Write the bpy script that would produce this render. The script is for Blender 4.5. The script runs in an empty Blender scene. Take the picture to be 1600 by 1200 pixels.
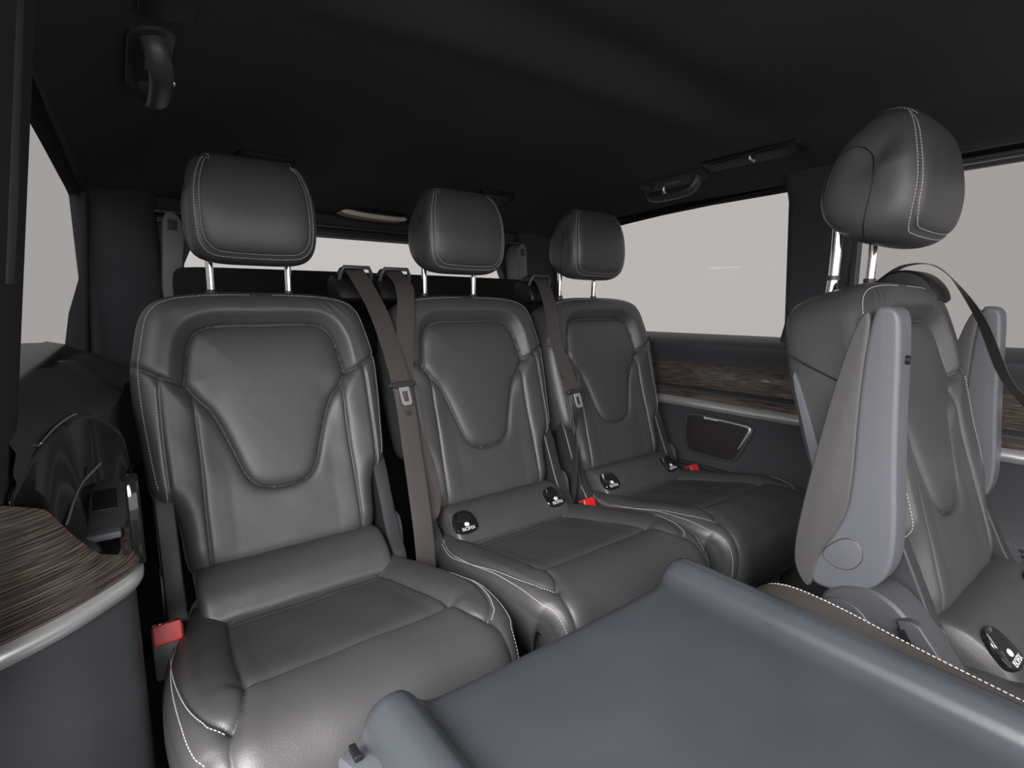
import bpy, bmesh, math, random
import numpy as np
from mathutils import Vector, Matrix

random.seed(4)
SC = bpy.context.scene
COL = SC.collection
ZC = 0.92                     # eye height above the van floor; Z values below are relative to the eye

# ------------------------------------------------------------------ camera, world, lights, exposure
cam = bpy.data.cameras.new('camera')
cam.sensor_width = 36.0
cam.lens = 816.0 / 1600.0 * 36.0
cam.clip_start = 0.01
cam_o = bpy.data.objects.new('camera', cam); COL.objects.link(cam_o)
cam_o.location = (0, 0, ZC)
cam_o.rotation_euler = (math.radians(90 - 8.3645), 0, math.radians(-36.902))
SC.camera = cam_o

world = bpy.data.worlds.new('overcast'); SC.world = world
world.use_nodes = True
_bg = world.node_tree.nodes['Background']
_bg.inputs['Color'].default_value = (1.0, 0.965, 0.94, 1)
_bg.inputs['Strength'].default_value = 3.0

# daylight entering by the open sliding door on the near side
_l = bpy.data.lights.new('door_daylight', 'AREA')
_l.shape = 'RECTANGLE'; _l.size = 1.9; _l.size_y = 1.2; _l.energy = 210
_l.color = (1.0, 0.97, 0.98)
_lo = bpy.data.objects.new('door_daylight', _l); COL.objects.link(_lo)
_lo.location = (-0.85, -0.75, ZC + 0.85)
_lo.rotation_euler = Vector((1.15, 1.15, -0.95)).to_track_quat('-Z', 'Y').to_euler()

SC.view_settings.view_transform = 'Standard'
SC.view_settings.look = 'None'
SC.view_settings.gamma = 1.0
SC.view_settings.use_curve_mapping = False
SC.view_settings.exposure = 0.0

# ------------------------------------------------------------------ materials
MATS = {}
def principled(name, col, rough, metal=0.0, spec=0.5, coat=0.0, coat_rough=0.1):
    m = bpy.data.materials.new(name); m.use_nodes = True
    b = m.node_tree.nodes['Principled BSDF']
    b.inputs['Base Color'].default_value = (*col, 1)
    b.inputs['Roughness'].default_value = rough
    b.inputs['Metallic'].default_value = metal
    b.inputs['Specular IOR Level'].default_value = spec
    b.inputs['Coat Weight'].default_value = coat
    b.inputs['Coat Roughness'].default_value = coat_rough
    MATS[name] = m
    return m, m.node_tree, b

def add_bump(nt, b, scale, strength, dist, kind='noise', detail=4.0, vec=None, col_var=None, base=None):
    N = nt.nodes; L = nt.links
    tc = N.new('ShaderNodeTexCoord')
    t = N.new('ShaderNodeTexNoise') if kind == 'noise' else N.new('ShaderNodeTexVoronoi')
    t.inputs['Scale'].default_value = scale
    src = tc.outputs['Object']
    if vec:
        mp = N.new('ShaderNodeMapping'); mp.inputs['Scale'].default_value = vec
        L.new(src, mp.inputs['Vector']); src = mp.outputs['Vector']
    L.new(src, t.inputs['Vector'])
    if kind == 'noise': t.inputs['Detail'].default_value = detail
    bp = N.new('ShaderNodeBump'); bp.inputs['Strength'].default_value = strength
    bp.inputs['Distance'].default_value = dist
    L.new(t.outputs[0], bp.inputs['Height'])
    prev = b.inputs['Normal'].links
    if prev: L.new(prev[0].from_socket, bp.inputs['Normal'])
    L.new(bp.outputs['Normal'], b.inputs['Normal'])
    if col_var:
        n2 = N.new('ShaderNodeTexNoise'); n2.inputs['Scale'].default_value = col_var[0]
        n2.inputs['Detail'].default_value = 3
        L.new(tc.outputs['Object'], n2.inputs['Vector'])
        cr = N.new('ShaderNodeValToRGB')
        cr.color_ramp.elements[0].position = .3; cr.color_ramp.elements[1].position = .7
        cr.color_ramp.elements[0].color = (*[c * (1 - col_var[1]) for c in base], 1)
        cr.color_ramp.elements[1].color = (*[c * (1 + col_var[1]) for c in base], 1)
        L.new(n2.outputs[0], cr.inputs[0]); L.new(cr.outputs[0], b.inputs['Base Color'])

def leather(name, col, rough=.40):
    m, nt, b = principled(name, col, rough, spec=.62)
    add_bump(nt, b, 420, .16, .0006, 'vor')
    add_bump(nt, b, 38, .10, .004, 'noise', 3)
    return m
leather('leather', (.050, .0492, .051), .47)
leather('leather_brown', (.060, .052, .047), .5)
leather('leather_grey', (.062, .060, .063), .45)
m, nt, b = principled('panel_plastic', (.042, .047, .054), .30, spec=.5)
add_bump(nt, b, 160, .07, .001, 'noise', 5, col_var=(9, .10), base=(.042, .047, .054))
m, nt, b = principled('grey_plastic', (.096, .101, .114), .44)
add_bump(nt, b, 700, .10, .0005, 'noise', 2)
m, nt, b = principled('dark_plastic', (.028, .029, .032), .45)
add_bump(nt, b, 600, .10, .0005, 'noise', 2)
m, nt, b = principled('hinge_plastic', (.055, .056, .062), .42)
add_bump(nt, b, 500, .25, .0008, 'noise', 2)
m, nt, b = principled('trim_plastic', (.044, .046, .051), .40)
add_bump(nt, b, 500, .08, .0005, 'noise', 2)
principled('gloss_black', (.010, .010, .011), .09)
principled('black', (.006, .006, .006), .5)
principled('chrome', (.80, .80, .80), .09, 1.0)
principled('satin_silver', (.72, .73, .75), .32, .75)
principled('red_plastic', (.60, .022, .015), .38)
principled('thread', (.46, .455, .45), .7)
principled('cream_lens', (.62, .58, .50), .35)
principled('pale_trim', (.16, .17, .165), .6)
principled('white_print', (.75, .76, .78), .6)
m, nt, b = principled('headliner', (.044, .046, .051), .92, spec=.15)
add_bump(nt, b, 900, .25, .0006, 'noise', 2, col_var=(4, .08), base=(.044, .046, .051))
m, nt, b = principled('carpet', (.020, .020, .022), .95, spec=.1)
add_bump(nt, b, 500, .6, .003, 'noise', 3)
m, nt, b = principled('grille', (.014, .012, .011), .6)
add_bump(nt, b, 500, .6, .001, 'vor')
m, nt, b = principled('webbing', (.062, .055, .053), .42, spec=.5)
add_bump(nt, b, 1, .35, .0006, 'noise', 1, vec=(60, 60, 900))
principled('unseen_ground', (.22, .22, .21), .9)

def wood_mat():
    m, nt, b = principled('wood', (.05, .035, .028), .22, coat=.5, coat_rough=.06)
    N, L = nt.nodes, nt.links
    tc = N.new('ShaderNodeTexCoord')
    mp = N.new('ShaderNodeMapping'); mp.inputs['Scale'].default_value = (2.2, 2.2, 60)
    no = N.new('ShaderNodeTexNoise'); no.inputs['Scale'].default_value = 9; no.inputs['Detail'].default_value = 5
    no.inputs['Distortion'].default_value = .4
    cr = N.new('ShaderNodeValToRGB')
    e = cr.color_ramp.elements
    e[0].position = .36; e[0].color = (.042, .033, .029, 1)
    e[1].position = .68; e[1].color = (.16, .135, .118, 1)
    x = e.new(.5); x.color = (.085, .068, .058, 1)
    wv = N.new('ShaderNodeTexWave'); wv.bands_direction = 'Z'
    wv.inputs['Scale'].default_value = 90; wv.inputs['Distortion'].default_value = 1.0
    wv.inputs['Detail'].default_value = 2
    mx = N.new('ShaderNodeMix'); mx.data_type = 'RGBA'; mx.blend_type = 'MULTIPLY'
    mx.inputs[0].default_value = .55
    L.new(tc.outputs['Object'], mp.inputs['Vector']); L.new(mp.outputs[0], no.inputs['Vector'])
    L.new(no.outputs[0], cr.inputs[0]); L.new(tc.outputs['Object'], wv.inputs['Vector'])
    L.new(cr.outputs[0], mx.inputs[6]); L.new(wv.outputs[0], mx.inputs[7])
    L.new(mx.outputs[2], b.inputs['Base Color'])
wood_mat()

def glass_mat(name, tint):
    m = bpy.data.materials.new(name); m.use_nodes = True
    nt = m.node_tree; N, L = nt.nodes, nt.links
    for n in list(N): N.remove(n)
    out = N.new('ShaderNodeOutputMaterial')
    tr = N.new('ShaderNodeBsdfTransparent'); tr.inputs[0].default_value = (*tint, 1)
    gl = N.new('ShaderNodeBsdfGlossy'); gl.inputs['Roughness'].default_value = .02
    gl.inputs[0].default_value = (.8, .8, .8, 1)
    mx = N.new('ShaderNodeMixShader'); mx.inputs[0].default_value = .004
    L.new(tr.outputs[0], mx.inputs[1]); L.new(gl.outputs[0], mx.inputs[2]); L.new(mx.outputs[0], out.inputs[0])
    MATS[name] = m
glass_mat('privacy_glass', (.398, .398, .398))
glass_mat('privacy_glass_dim', (.345, .344, .345))  # same glass; the dimmer view outside is put into a darker tint
glass_mat('rear_glass', (.425, .425, .425))  # lighter tint carries the brighter view through the tailgate

# ------------------------------------------------------------------ helpers
def link(o, parent=None):
    COL.objects.link(o)
    if parent is not None: o.parent = parent
    return o
def tag(o, label, cat, group=None, kind=None):
    if label: o['label'] = label
    if cat: o['category'] = cat
    if group: o['group'] = group
    if kind: o['kind'] = kind
    return o
def empty(name, loc, rz=0):
    o = bpy.data.objects.new(name, None); o.empty_display_size = .05
    o.location = loc; o.rotation_euler = (0, 0, rz)
    return link(o)
def mesh_obj(name, V, F, mat, parent=None, smooth=True, normals=None, angle=None, loc=None):
    me = bpy.data.meshes.new(name)
    me.from_pydata([tuple(map(float, v)) for v in V], [], [tuple(map(int, f)) for f in F])
    me.materials.append(MATS[mat])
    if smooth:
        me.polygons.foreach_set('use_smooth', [True] * len(me.polygons))
        if angle: me.set_sharp_from_angle(angle=math.radians(angle))
    me.update()
    if normals is not None: me.normals_split_custom_set_from_vertices([tuple(map(float, n)) for n in normals])
    o = bpy.data.objects.new(name, me)
    if loc: o.location = loc
    return link(o, parent)
def bm_obj(name, bm, mat, parent=None, angle=35, loc=None):
    bmesh.ops.recalc_face_normals(bm, faces=bm.faces)
    me = bpy.data.meshes.new(name); bm.to_mesh(me); bm.free()
    me.materials.append(MATS[mat])
    me.polygons.foreach_set('use_smooth', [True] * len(me.polygons))
    me.set_sharp_from_angle(angle=math.radians(angle)); me.update()
    o = bpy.data.objects.new(name, me)
    if loc: o.location = loc
    return link(o, parent)
def structure(o, label=None, cat=None):
    o['kind'] = 'structure'
    return tag(o, label, cat)

def cr(pts, n=8, closed=False):
    """Catmull-Rom through pts, n samples a span"""
    P = np.array(pts, float)
    if closed: Q = np.vstack([P[-1], P, P[0], P[1]])
    else: Q = np.vstack([2 * P[0] - P[1], P, 2 * P[-1] - P[-2]])
    out = []
    for i in range(1, len(Q) - 2):
        p0, p1, p2, p3 = Q[i - 1], Q[i], Q[i + 1], Q[i + 2]
        for k in range(n):
            t = k / n
            out.append(.5 * (2 * p1 + (p2 - p0) * t + (2 * p0 - 5 * p1 + 4 * p2 - p3) * t * t + (3 * p1 - p0 - 3 * p2 + p3) * t ** 3))
    if not closed: out.append(Q[-2])
    return np.array(out)
def chaikin(pts, it=2, closed=True):
    P = [np.array(p, float) for p in pts]
    for _ in range(it):
        Q = []
        n = len(P)
        for i in range(n if closed else n - 1):
            a, b = P[i], P[(i + 1) % n]
            Q += [a * .75 + b * .25, a * .25 + b * .75]
        if not closed: Q = [P[0]] + Q[1:-1] + [P[-1]]
        P = Q
    return np.array(P)
def arc_resample(P, step=None, n=None):
    d = np.r_[0, np.cumsum(np.linalg.norm(np.diff(P, axis=0), axis=1))]
    if n is None: n = max(2, int(d[-1] / step) + 1)
    s = np.linspace(0, d[-1], n)
    return np.stack([np.interp(s, d, P[:, k]) for k in range(P.shape[1])], 1)
def pdist(U, V, poly):
    """distance of points to an open polyline"""
    sh = U.shape; x = U.ravel(); y = V.ravel()
    best = np.full(x.shape, 9.0)
    for a, b in zip(poly[:-1], poly[1:]):
        dx, dy = b[0] - a[0], b[1] - a[1]; l2 = dx * dx + dy * dy
        if l2 < 1e-14: continue
        t = np.clip(((x - a[0]) * dx + (y - a[1]) * dy) / l2, 0, 1)
        best = np.minimum(best, (x - a[0] - t * dx) ** 2 + (y - a[1] - t * dy) ** 2) if best[0] <= 9 else best
    return np.sqrt(best).reshape(sh)
def inside(U, V, poly):
    x = U.ravel(); y = V.ravel(); c = np.zeros(x.shape, bool)
    n = len(poly)
    for i in range(n):
        x1, y1 = poly[i]; x2, y2 = poly[(i + 1) % n]
        if y1 == y2: continue
        k = ((y1 > y) != (y2 > y)) & (x < (x2 - x1) * (y - y1) / (y2 - y1) + x1)
        c ^= k
    return c.reshape(U.shape)
def sst(a, b, x):
    t = np.clip((x - a) / (b - a), 0, 1); return t * t * (3 - 2 * t)

def grid_normals(P):
    dv = np.gradient(P, axis=0); du = np.gradient(P, axis=1)
    n = np.cross(du, dv); l = np.linalg.norm(n, axis=2, keepdims=True)
    return n / np.maximum(l, 1e-12)
def split_grid(P, cls, spec, flip=False):
    """spec: {class: (name, mat, parent)} -> {class: object}; every panel keeps the whole surface's normals"""
    nv, nu = P.shape[:2]
    N = grid_normals(P)
    if flip: N = -N
    idx = np.arange(nv * nu).reshape(nv, nu)
    out = {}
    for c, (name, mat, parent) in spec.items():
        rr, cc = np.nonzero(cls == c)
        if len(rr) == 0: continue
        q = np.stack([idx[rr, cc], idx[rr, cc + 1], idx[rr + 1, cc + 1], idx[rr + 1, cc]], 1)
        if flip: q = q[:, ::-1]
        used, inv = np.unique(q, return_inverse=True)
        pa = out[parent] if isinstance(parent, int) else parent
        out[c] = mesh_obj(name, P.reshape(-1, 3)[used], inv.reshape(-1, 4), mat, pa, True, N.reshape(-1, 3)[used])
    return out
def grid_obj(name, P, mat, parent=None, flip=False, close_u=False, cap=False, angle=None, loc=None):
    nv, nu = P.shape[:2]
    V = P.reshape(-1, 3); F = []
    for j in range(nv - 1):
        for i in range(nu if close_u else nu - 1):
            a, b = j * nu + i, j * nu + (i + 1) % nu
            f = (a, b, b + nu, a + nu)
            F.append(f[::-1] if flip else f)
    if cap:
        F.append(tuple(range(nu))[::-1] if not flip else tuple(range(nu)))
        k = (nv - 1) * nu
        t = tuple(range(k, k + nu)); F.append(t if not flip else t[::-1])
    return mesh_obj(name, V, F, mat, parent, True, angle=angle, loc=loc)

def tube(name, path, r, mat, parent=None, n=12, loc=None, flat=(1, 1)):
    P = np.array(path, float); rings = []
    up0 = None
    for i in range(len(P)):
        t = P[min(i + 1, len(P) - 1)] - P[max(i - 1, 0)]; t /= np.linalg.norm(t)
        if up0 is None:
            a = np.array([0, 0, 1.]) if abs(t[2]) < .9 else np.array([1., 0, 0])
            up0 = np.cross(t, a)
        s = np.cross(up0, t); s /= np.linalg.norm(s); u = np.cross(t, s); up0 = u
        rr = r[i] if hasattr(r, '__len__') else r
        rings.append([P[i] + rr * (math.cos(k * 2 * math.pi / n) * u * flat[0] + math.sin(k * 2 * math.pi / n) * s * flat[1]) for k in range(n)])
    return grid_obj(name, np.array(rings), mat, parent, close_u=True, cap=True, angle=50, loc=loc)

def rbox(name, lo, hi, mat, parent=None, bev=.006, seg=3, rot=None, loc=None, taper=None):
    bm = bmesh.new()
    lo = Vector(lo); hi = Vector(hi)
    bmesh.ops.create_cube(bm, size=1)
    c = (lo + hi) / 2; d = hi - lo
    for v in bm.verts:
        v.co = Vector((v.co.x * d.x, v.co.y * d.y, v.co.z * d.z))
        if taper and v.co.z > 0: v.co.x *= taper[0]; v.co.y *= taper[1]
    if bev: bmesh.ops.bevel(bm, geom=list(bm.edges), offset=min(bev, min(d) * .49), segments=seg, profile=.6, affect='EDGES')
    if rot is not None: bmesh.ops.rotate(bm, verts=bm.verts, cent=(0, 0, 0), matrix=rot)
    bmesh.ops.translate(bm, verts=bm.verts, vec=c)
    return bm_obj(name, bm, mat, parent, loc=loc)

def prism(name, poly, a0, a1, mat, parent=None, axis='x', bev=.004, seg=3, loc=None, angle=35, xform=None):
    """closed 2-D outline extruded along an axis; bevelled rims"""
    bm = bmesh.new()
    def pt(p, a):
        if axis == 'x': return Vector((a, p[0], p[1]))
        if axis == 'y': return Vector((p[0], a, p[1]))
        return Vector((p[0], p[1], a))
    A = [bm.verts.new(pt(p, a0)) for p in poly]; B = [bm.verts.new(pt(p, a1)) for p in poly]
    n = len(poly)
    f0 = bm.faces.new(A); f1 = bm.faces.new(B[::-1])
    for i in range(n): bm.faces.new((A[i], B[i], B[(i + 1) % n], A[(i + 1) % n]))
    bmesh.ops.recalc_face_normals(bm, faces=bm.faces)
    if bev:
        rim = [e for e in bm.edges if f0 in e.link_faces or f1 in e.link_faces]
        bmesh.ops.bevel(bm, geom=rim, offset=bev, segments=seg, profile=.6, affect='EDGES', clamp_overlap=True)
    if xform is not None: bmesh.ops.transform(bm, matrix=xform, verts=bm.verts)
    return bm_obj(name, bm, mat, parent, loc=loc, angle=angle)

def ribbon(name, path, wdir, width, mat, parent=None, th=.0016, loc=None):
    """belt webbing: a flat strap with thickness along a path; wdir gives the across direction at each key"""
    P = cr(path, 10); Wd = cr(wdir, 10)
    rings = []
    for i in range(len(P)):
        t = P[min(i + 1, len(P) - 1)] - P[max(i - 1, 0)]; t /= np.linalg.norm(t)
        w = Wd[i] - t * (Wd[i] @ t); w /= np.linalg.norm(w); n = np.cross(t, w)
        h = width / 2
        ring = []
        for s in np.linspace(-1, 1, 7): ring.append(P[i] + w * h * s + n * th * (.5 if abs(s) < 1 else .2))
        for s in np.linspace(1, -1, 7): ring.append(P[i] + w * h * s - n * th * (.5 if abs(s) < 1 else .2))
        rings.append(ring)
    return grid_obj(name, np.array(rings), mat, parent, close_u=True, cap=True, angle=60, loc=loc)

def stitches(name, lines, pos, parent, pitch=.0050, length=.0032, w=.0006, h=.0006):
    """lines: list of 2-D polylines; pos(u,w) -> points (n,3), normals (n,3)"""
    V = []; F = []
    for ln in lines:
        P2 = arc_resample(np.array(ln, float), step=pitch / 4)
        P3, N3 = pos(P2[:, 0], P2[:, 1])
        d = np.r_[0, np.cumsum(np.linalg.norm(np.diff(P3, axis=0), axis=1))]
        s = 0.0
        while s + length < d[-1]:
            a = np.array([np.interp(s, d, P3[:, k]) for k in range(3)])
            c = np.array([np.interp(s + length, d, P3[:, k]) for k in range(3)])
            nn = np.array([np.interp(s + length / 2, d, N3[:, k]) for k in range(3)]); nn /= np.linalg.norm(nn)
            t = c - a; tl = np.linalg.norm(t)
            if tl > 1e-6 and tl < length * 2:
                t /= tl; b = np.cross(nn, t); b /= max(np.linalg.norm(b), 1e-9)
                k = len(V)
                for q in (a, c):
                    V += [q - b * w - nn * .0006, q - b * w * .7 + nn * h, q + b * w * .7 + nn * h, q + b * w - nn * .0006]
                F += [(k, k + 1, k + 5, k + 4), (k + 1, k + 2, k + 6, k + 5), (k + 2, k + 3, k + 7, k + 6), (k, k + 3, k + 2, k + 1), (k + 4, k + 5, k + 6, k + 7)]
            s += pitch
    o = mesh_obj(name, V, F, 'thread', parent, smooth=False)
    o['kind'] = 'stuff'; o['label'] = 'fine pale grey stitching'
    return o

def text_obj(name, body, size, mat, parent, M):
    cu = bpy.data.curves.new(name, 'FONT'); cu.body = body; cu.size = size; cu.extrude = size * .02
    cu.align_x = 'CENTER'; cu.align_y = 'CENTER'
    t = bpy.data.objects.new(name, cu); COL.objects.link(t)
    dg = bpy.context.evaluated_depsgraph_get(); dg.update()
    me = bpy.data.meshes.new_from_object(t.evaluated_get(dg))
    bpy.data.objects.remove(t); bpy.data.curves.remove(cu)
    me.transform(M); me.materials.clear(); me.materials.append(MATS[mat])
    return link(bpy.data.objects.new(name, me), parent)

def rrect(hx, hy, r, n=5, cx=0, cy=0):
    out = []
    for sx, sy, a0 in ((1, 1, 0), (-1, 1, 90), (-1, -1, 180), (1, -1, 270)):
        for k in range(n + 1):
            a = math.radians(a0 + 90 * k / n)
            out.append((cx + sx * (hx - r) + r * math.cos(a), cy + sy * (hy - r) + r * math.sin(a)))
    return out
def copy_tree(o, parent=None):
    c = o.copy(); COL.objects.link(c); c.parent = parent
    for ch in list(o.children): copy_tree(ch, c)
    return c

# ------------------------------------------------------------------ the setting: floor, roof lining, walls
CX = .72                                  # centre line of the van
def strip_y(name, prof, y0, y1, mat, parent=None, back=.03, bev=0, mirror=False, loc=(0, 0, ZC), close=True):
    """wall moulding: an (X,Z) profile drawn on the room side, given depth outward, run along Y"""
    P = [tuple(p) for p in prof]
    poly = P + [(max(p[0] for p in P) + back, P[-1][1]), (max(p[0] for p in P) + back, P[0][1])]
    if mirror: poly = [(2 * CX - x, z) for x, z in poly]
    return prism(name, poly, y0, y1, mat, parent, axis='y', bev=bev, loc=loc, angle=40)

structure(prism('floor', [(-.35, -1.0), (1.62, -1.0), (1.62, 1.80), (-.35, 1.80)], -.03, 0, 'carpet', axis='z', bev=0))
for x in (.98, 1.41):
    structure(rbox('trim_1' if x < 1 else 'trim_2', (x - .03, -.6, 0), (x + .03, .62, .021), 'dark_plastic', bev=.004))

def head_z(Y): return np.interp(Y, [-1, .7, 1.0, 1.345, 1.6, 1.8], [.345, .335, .323, .298, .275, .262])
def ceil_z(X, Y):
    a = np.abs(X - CX)
    side = np.interp(a, [0, .30, .46, .56, .64, .72, .77, .80, .86], [.445, .437, .420, .398, .372, .338, .315, .298, .285])
    g = np.interp(Y, [-1, 1.0, 1.25, 1.42, 1.55, 1.66, 1.72, 1.80], [.46, .452, .43, .405, .378, .335, .300, .285])
    z = -np.logaddexp(-side * 60, -g * 60) / 60
    z = z + (head_z(Y) - .298 + .006) * sst(.58, .80, a)
    c = sst(.62, .30, a)
    z = z + .014 * c * (np.exp(-((Y - .68) / .055) ** 2)) - .008 * c * np.exp(-((Y - .80) / .045) ** 2)
    return z
_X = np.linspace(-.14, 1.58, 90); _Y = np.linspace(-1.0, 1.80, 130)
gx, gy = np.meshgrid(_X, _Y)
gx = CX + (gx - CX) * (1 - .105 * np.clip((gy - .7) / .96, 0, 1))
Pc = np.stack([gx, gy, ceil_z(gx, gy)], 2)
co = grid_obj('ceiling', Pc, 'headliner', flip=True, loc=(0, 0, ZC)); structure(co)
_sol = co.modifiers.new('thickness', 'SOLIDIFY'); _sol.thickness = .03; _sol.offset = -1

_g = prism('unseen_ground_disc', [(.3 + 7 * math.cos(a), .4 + 7 * math.sin(a)) for a in np.linspace(0, 2 * math.pi, 48, endpoint=False)], -.50, -.45, 'unseen_ground', axis='z', bev=0); structure(_g)  # unseen ground disc, added to cut the light rising onto the ceiling

# right-hand wall
wr = empty('wall_right', (1.6, .5, 0)); wr['kind'] = 'structure'
OFF = (-1.6, -.5, ZC)
def wallpart(*a, **k): return strip_y(*a, loc=OFF, parent=wr, **k)
wallpart('window_sill', [(1.552, -.088), (1.535, -.093), (1.508, -.104), (1.497, -.118), (1.498, -.132), (1.510, -.152), (1.517, -.170), (1.522, -.184)], -1.0, 1.46, 'trim_plastic', back=.02)
wallpart('wood_strip', chaikin([(1.524, -.184), (1.518, -.205), (1.518, -.24), (1.522, -.262)], 2, False), -1.0, 1.46, 'wood')
wallpart('ledge_trim', chaikin([(1.524, -.262), (1.513, -.266), (1.500, -.270), (1.498, -.274), (1.500, -.278)], 1, False), -1.0, 1.46, 'trim_plastic')
wallpart('wood_strip', chaikin([(1.501, -.278), (1.497, -.285), (1.497, -.296), (1.499, -.302)], 2, False), -1.0, 1.46, 'wood')
wallpart('silver_strip', chaikin([(1.499, -.298), (1.490, -.303), (1.484, -.316), (1.494, -.328)], 2, False), -1.0, 1.46, 'satin_silver')
wallpart('lower_panel', [(1.502, -.322), (1.506, -.33), (1.506, -.50), (1.500, -.515), (1.497, -.53), (1.497, -.92)], -1.0, 1.46, 'trim_plastic')
wallpart('groove_trim', chaikin([(1.500, -.512), (1.492, -.518), (1.492, -.524), (1.499, -.53)], 1, False), -1.0, 1.46, 'dark_plastic', back=.005)
# pillars and header between the panes: slabs that follow the lean of the side
def lean(z): return 1.545 - .085 * (z + .09)          # X of the inner window plane
def pillar(name, y0, y1, z0, z1, inn, mat, parent, mirror=False, loc=OFF, flare=.02, slope=0, dep0=.045):
    zs = np.linspace(z0, z1, 14); rings = []
    for z in zs:
        k = flare * (sst(z0 + .07, z0, z) + sst(z1 - .06, z1, z))
        x = lean(z) - inn - slope * (z + .045)
        dep = .045 if dep0 > .02 else dep0 + .035 * float(sst(.10, -.08, z))
        ring = [(x + dep, y0 - k), (x + .012, y0 - k), (x + .002, y0 - k + .008), (x, y0 - k + .022), (x, y1 + k - .022), (x + .002, y1 + k - .008), (x + .012, y1 + k), (x + dep, y1 + k)]
        if mirror: ring = [(2 * CX - a, b) for a, b in ring]
        rings.append([(a, b, z) for a, b in ring])
    return grid_obj(name, np.array(rings), mat, parent, close_u=True, cap=True, flip=mirror, angle=45, loc=loc)
pillar('window_pillar', .565, .735, -.12, .36, .024, 'headliner', wr)
pillar('rear_pillar', 1.660, 1.80, -.95, .40, .045, 'headliner', wr, dep0=.014)
def header(y0, y1, parent, loc, mirror=False):
    rows_ = []
    for y in np.linspace(y0, y1, 24):
        zl = float(head_z(y)); t = .047 * min(max((y - .7) / .96, 0), 1)
        sec = [(1.555 - t, zl + .06), (1.555 - t, zl + .002), (1.532 - t, zl), (1.524 - t, zl + .002), (1.520 - t, zl + .008), (1.520 - t, zl + .06)]
        rows_.append([(2 * CX - x if mirror else x, y, z) for x, z in sec])
    return grid_obj('header_rail', np.array(rows_), 'headliner', parent, close_u=True, cap=True, flip=not mirror, angle=40, loc=loc)
header(-1.0, 1.80, wr, OFF)
def taper(y): return .047 * min(max((y - .7) / .96, 0), 1)      # the sides draw in towards the tailgate
def pane(name, y0, y1, mat, mirror=False):
    P = []
    for z in (-.135, .335):
        P.append([(2 * CX - (lean(z) + .012 - taper(y)) if mirror else lean(z) + .012 - taper(y), y, z) for y in (y0, y1)])
    o = grid_obj(name, np.array(P), mat, loc=(0, 0, ZC))
    s = o.modifiers.new('thickness', 'SOLIDIFY'); s.thickness = .004
    return structure(o)
pane('window_1', .70, 1.70, 'privacy_glass')
pane('window_2', -1.0, .62, 'privacy_glass_dim')
# slim chrome-edged seal of the sliding pane beside the pillar
rbox('pane_seal', (1.505, .555, -.10), (1.53, .572, .33), 'trim_plastic', wr, bev=.004, loc=OFF)
# top rail of the sliding pane with its long ribs
for k in range(2):
    rbox('slide_rail', (1.470 + .012 * k, -1.0, .305 - .012 * k), (1.505, .56, .313 - .012 * k), 'trim_plastic', wr, bev=.003, loc=OFF)

# rear: tailgate frame, window, pale corner trims
wb = empty('wall_rear', (CX, 1.78, 0)); wb['kind'] = 'structure'
OB = (-CX, -1.78, ZC)
prism('tailgate_panel', [(-.05, -.92), (1.49, -.92), (1.49, .03), (-.05, .03)], 1.75, 1.79, 'dark_plastic', wb, axis='y', loc=OB)
prism('tailgate_header', [(-.05, .226), (1.49, .226), (1.49, .42), (-.05, .42)], 1.75, 1.79, 'headliner', wb, axis='y', loc=OB)
rbox('header_seal', (.10, 1.735, .226), (1.34, 1.755, .243), 'dark_plastic', wb, bev=.005, loc=OB)
rbox('header_seal', (.10, 1.728, .250), (1.34, 1.755, .262), 'dark_plastic', wb, bev=.005, loc=OB)
for s in (0, 1):
    poly = [(-.05, .02), (.155, .02), (.165, .12), (.20, .20), (.23, .235), (-.05, .235)]
    if s: poly = [(2 * CX - x, z) for x, z in poly]
    prism('tailgate_side', poly, 1.75, 1.79, 'dark_plastic', wb, axis='y', loc=OB)
    poly = chaikin([(.10, .0), (.150, .0), (.152, .12), (.165, .19), (.155, .245), (.118, .25), (.112, .15)], 2)
    if s: poly = [(2 * CX - x, z) for x, z in poly]
    ct = prism('corner_trim', poly, 1.665, 1.75, 'pale_trim', wb, axis='y', bev=.006, loc=OB)
    q = [(.126, .20), (.146, .20), (.148, .225), (.128, .228)]
    if s: q = [(2 * CX - x, z) for x, z in q]
    prism('corner_vent', q, 1.662, 1.667, 'dark_plastic', ct, axis='y', bev=.001)
rw = grid_obj('window_3', np.array([[(.12, 1.772, -.02), (1.32, 1.772, -.02)], [(.12, 1.772, .25), (1.32, 1.772, .25)]]), 'rear_glass', loc=(0, 0, ZC))
_s = rw.modifiers.new('thickness', 'SOLIDIFY'); _s.thickness = .004; structure(rw)

# left-hand wall (the side the photograph is taken from): door opening ahead of Y=.60
wl = empty('wall_left', (-.16, 1.2, 0)); wl['kind'] = 'structure'
OL = (.16, -1.2, ZC)
pillar('door_pillar', .52, .735, -.30, .36, .021, 'headliner', wl, mirror=True, loc=OL, flare=0, slope=.047)
rbox('side_panel', (-.20, .50, -.92), (-.140, 1.70, -.085), 'dark_plastic', wl, bev=.004, loc=OL)
pillar('rear_pillar', 1.660, 1.80, -.95, .40, .045, 'headliner', wl, mirror=True, loc=OL, flare=.01, dep0=.014)
header(.45, 1.80, wl, OL, True)
prism('corner_panel', chaikin([(-.068, 1.69), (-.045, 1.68), (-.02, 1.70), (.10, 1.715), (.115, 1.75), (-.068, 1.76)], 2), -.92, .40, 'headliner', wl, axis='z', bev=0, loc=OL)
prism('corner_panel', [(2 * CX - x, y) for x, y in chaikin([(-.068, 1.69), (-.045, 1.68), (-.02, 1.70), (.10, 1.715), (.115, 1.75), (-.068, 1.76)], 2)], -.92, .40, 'headliner', wr, axis='z', bev=0, loc=OFF)
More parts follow.
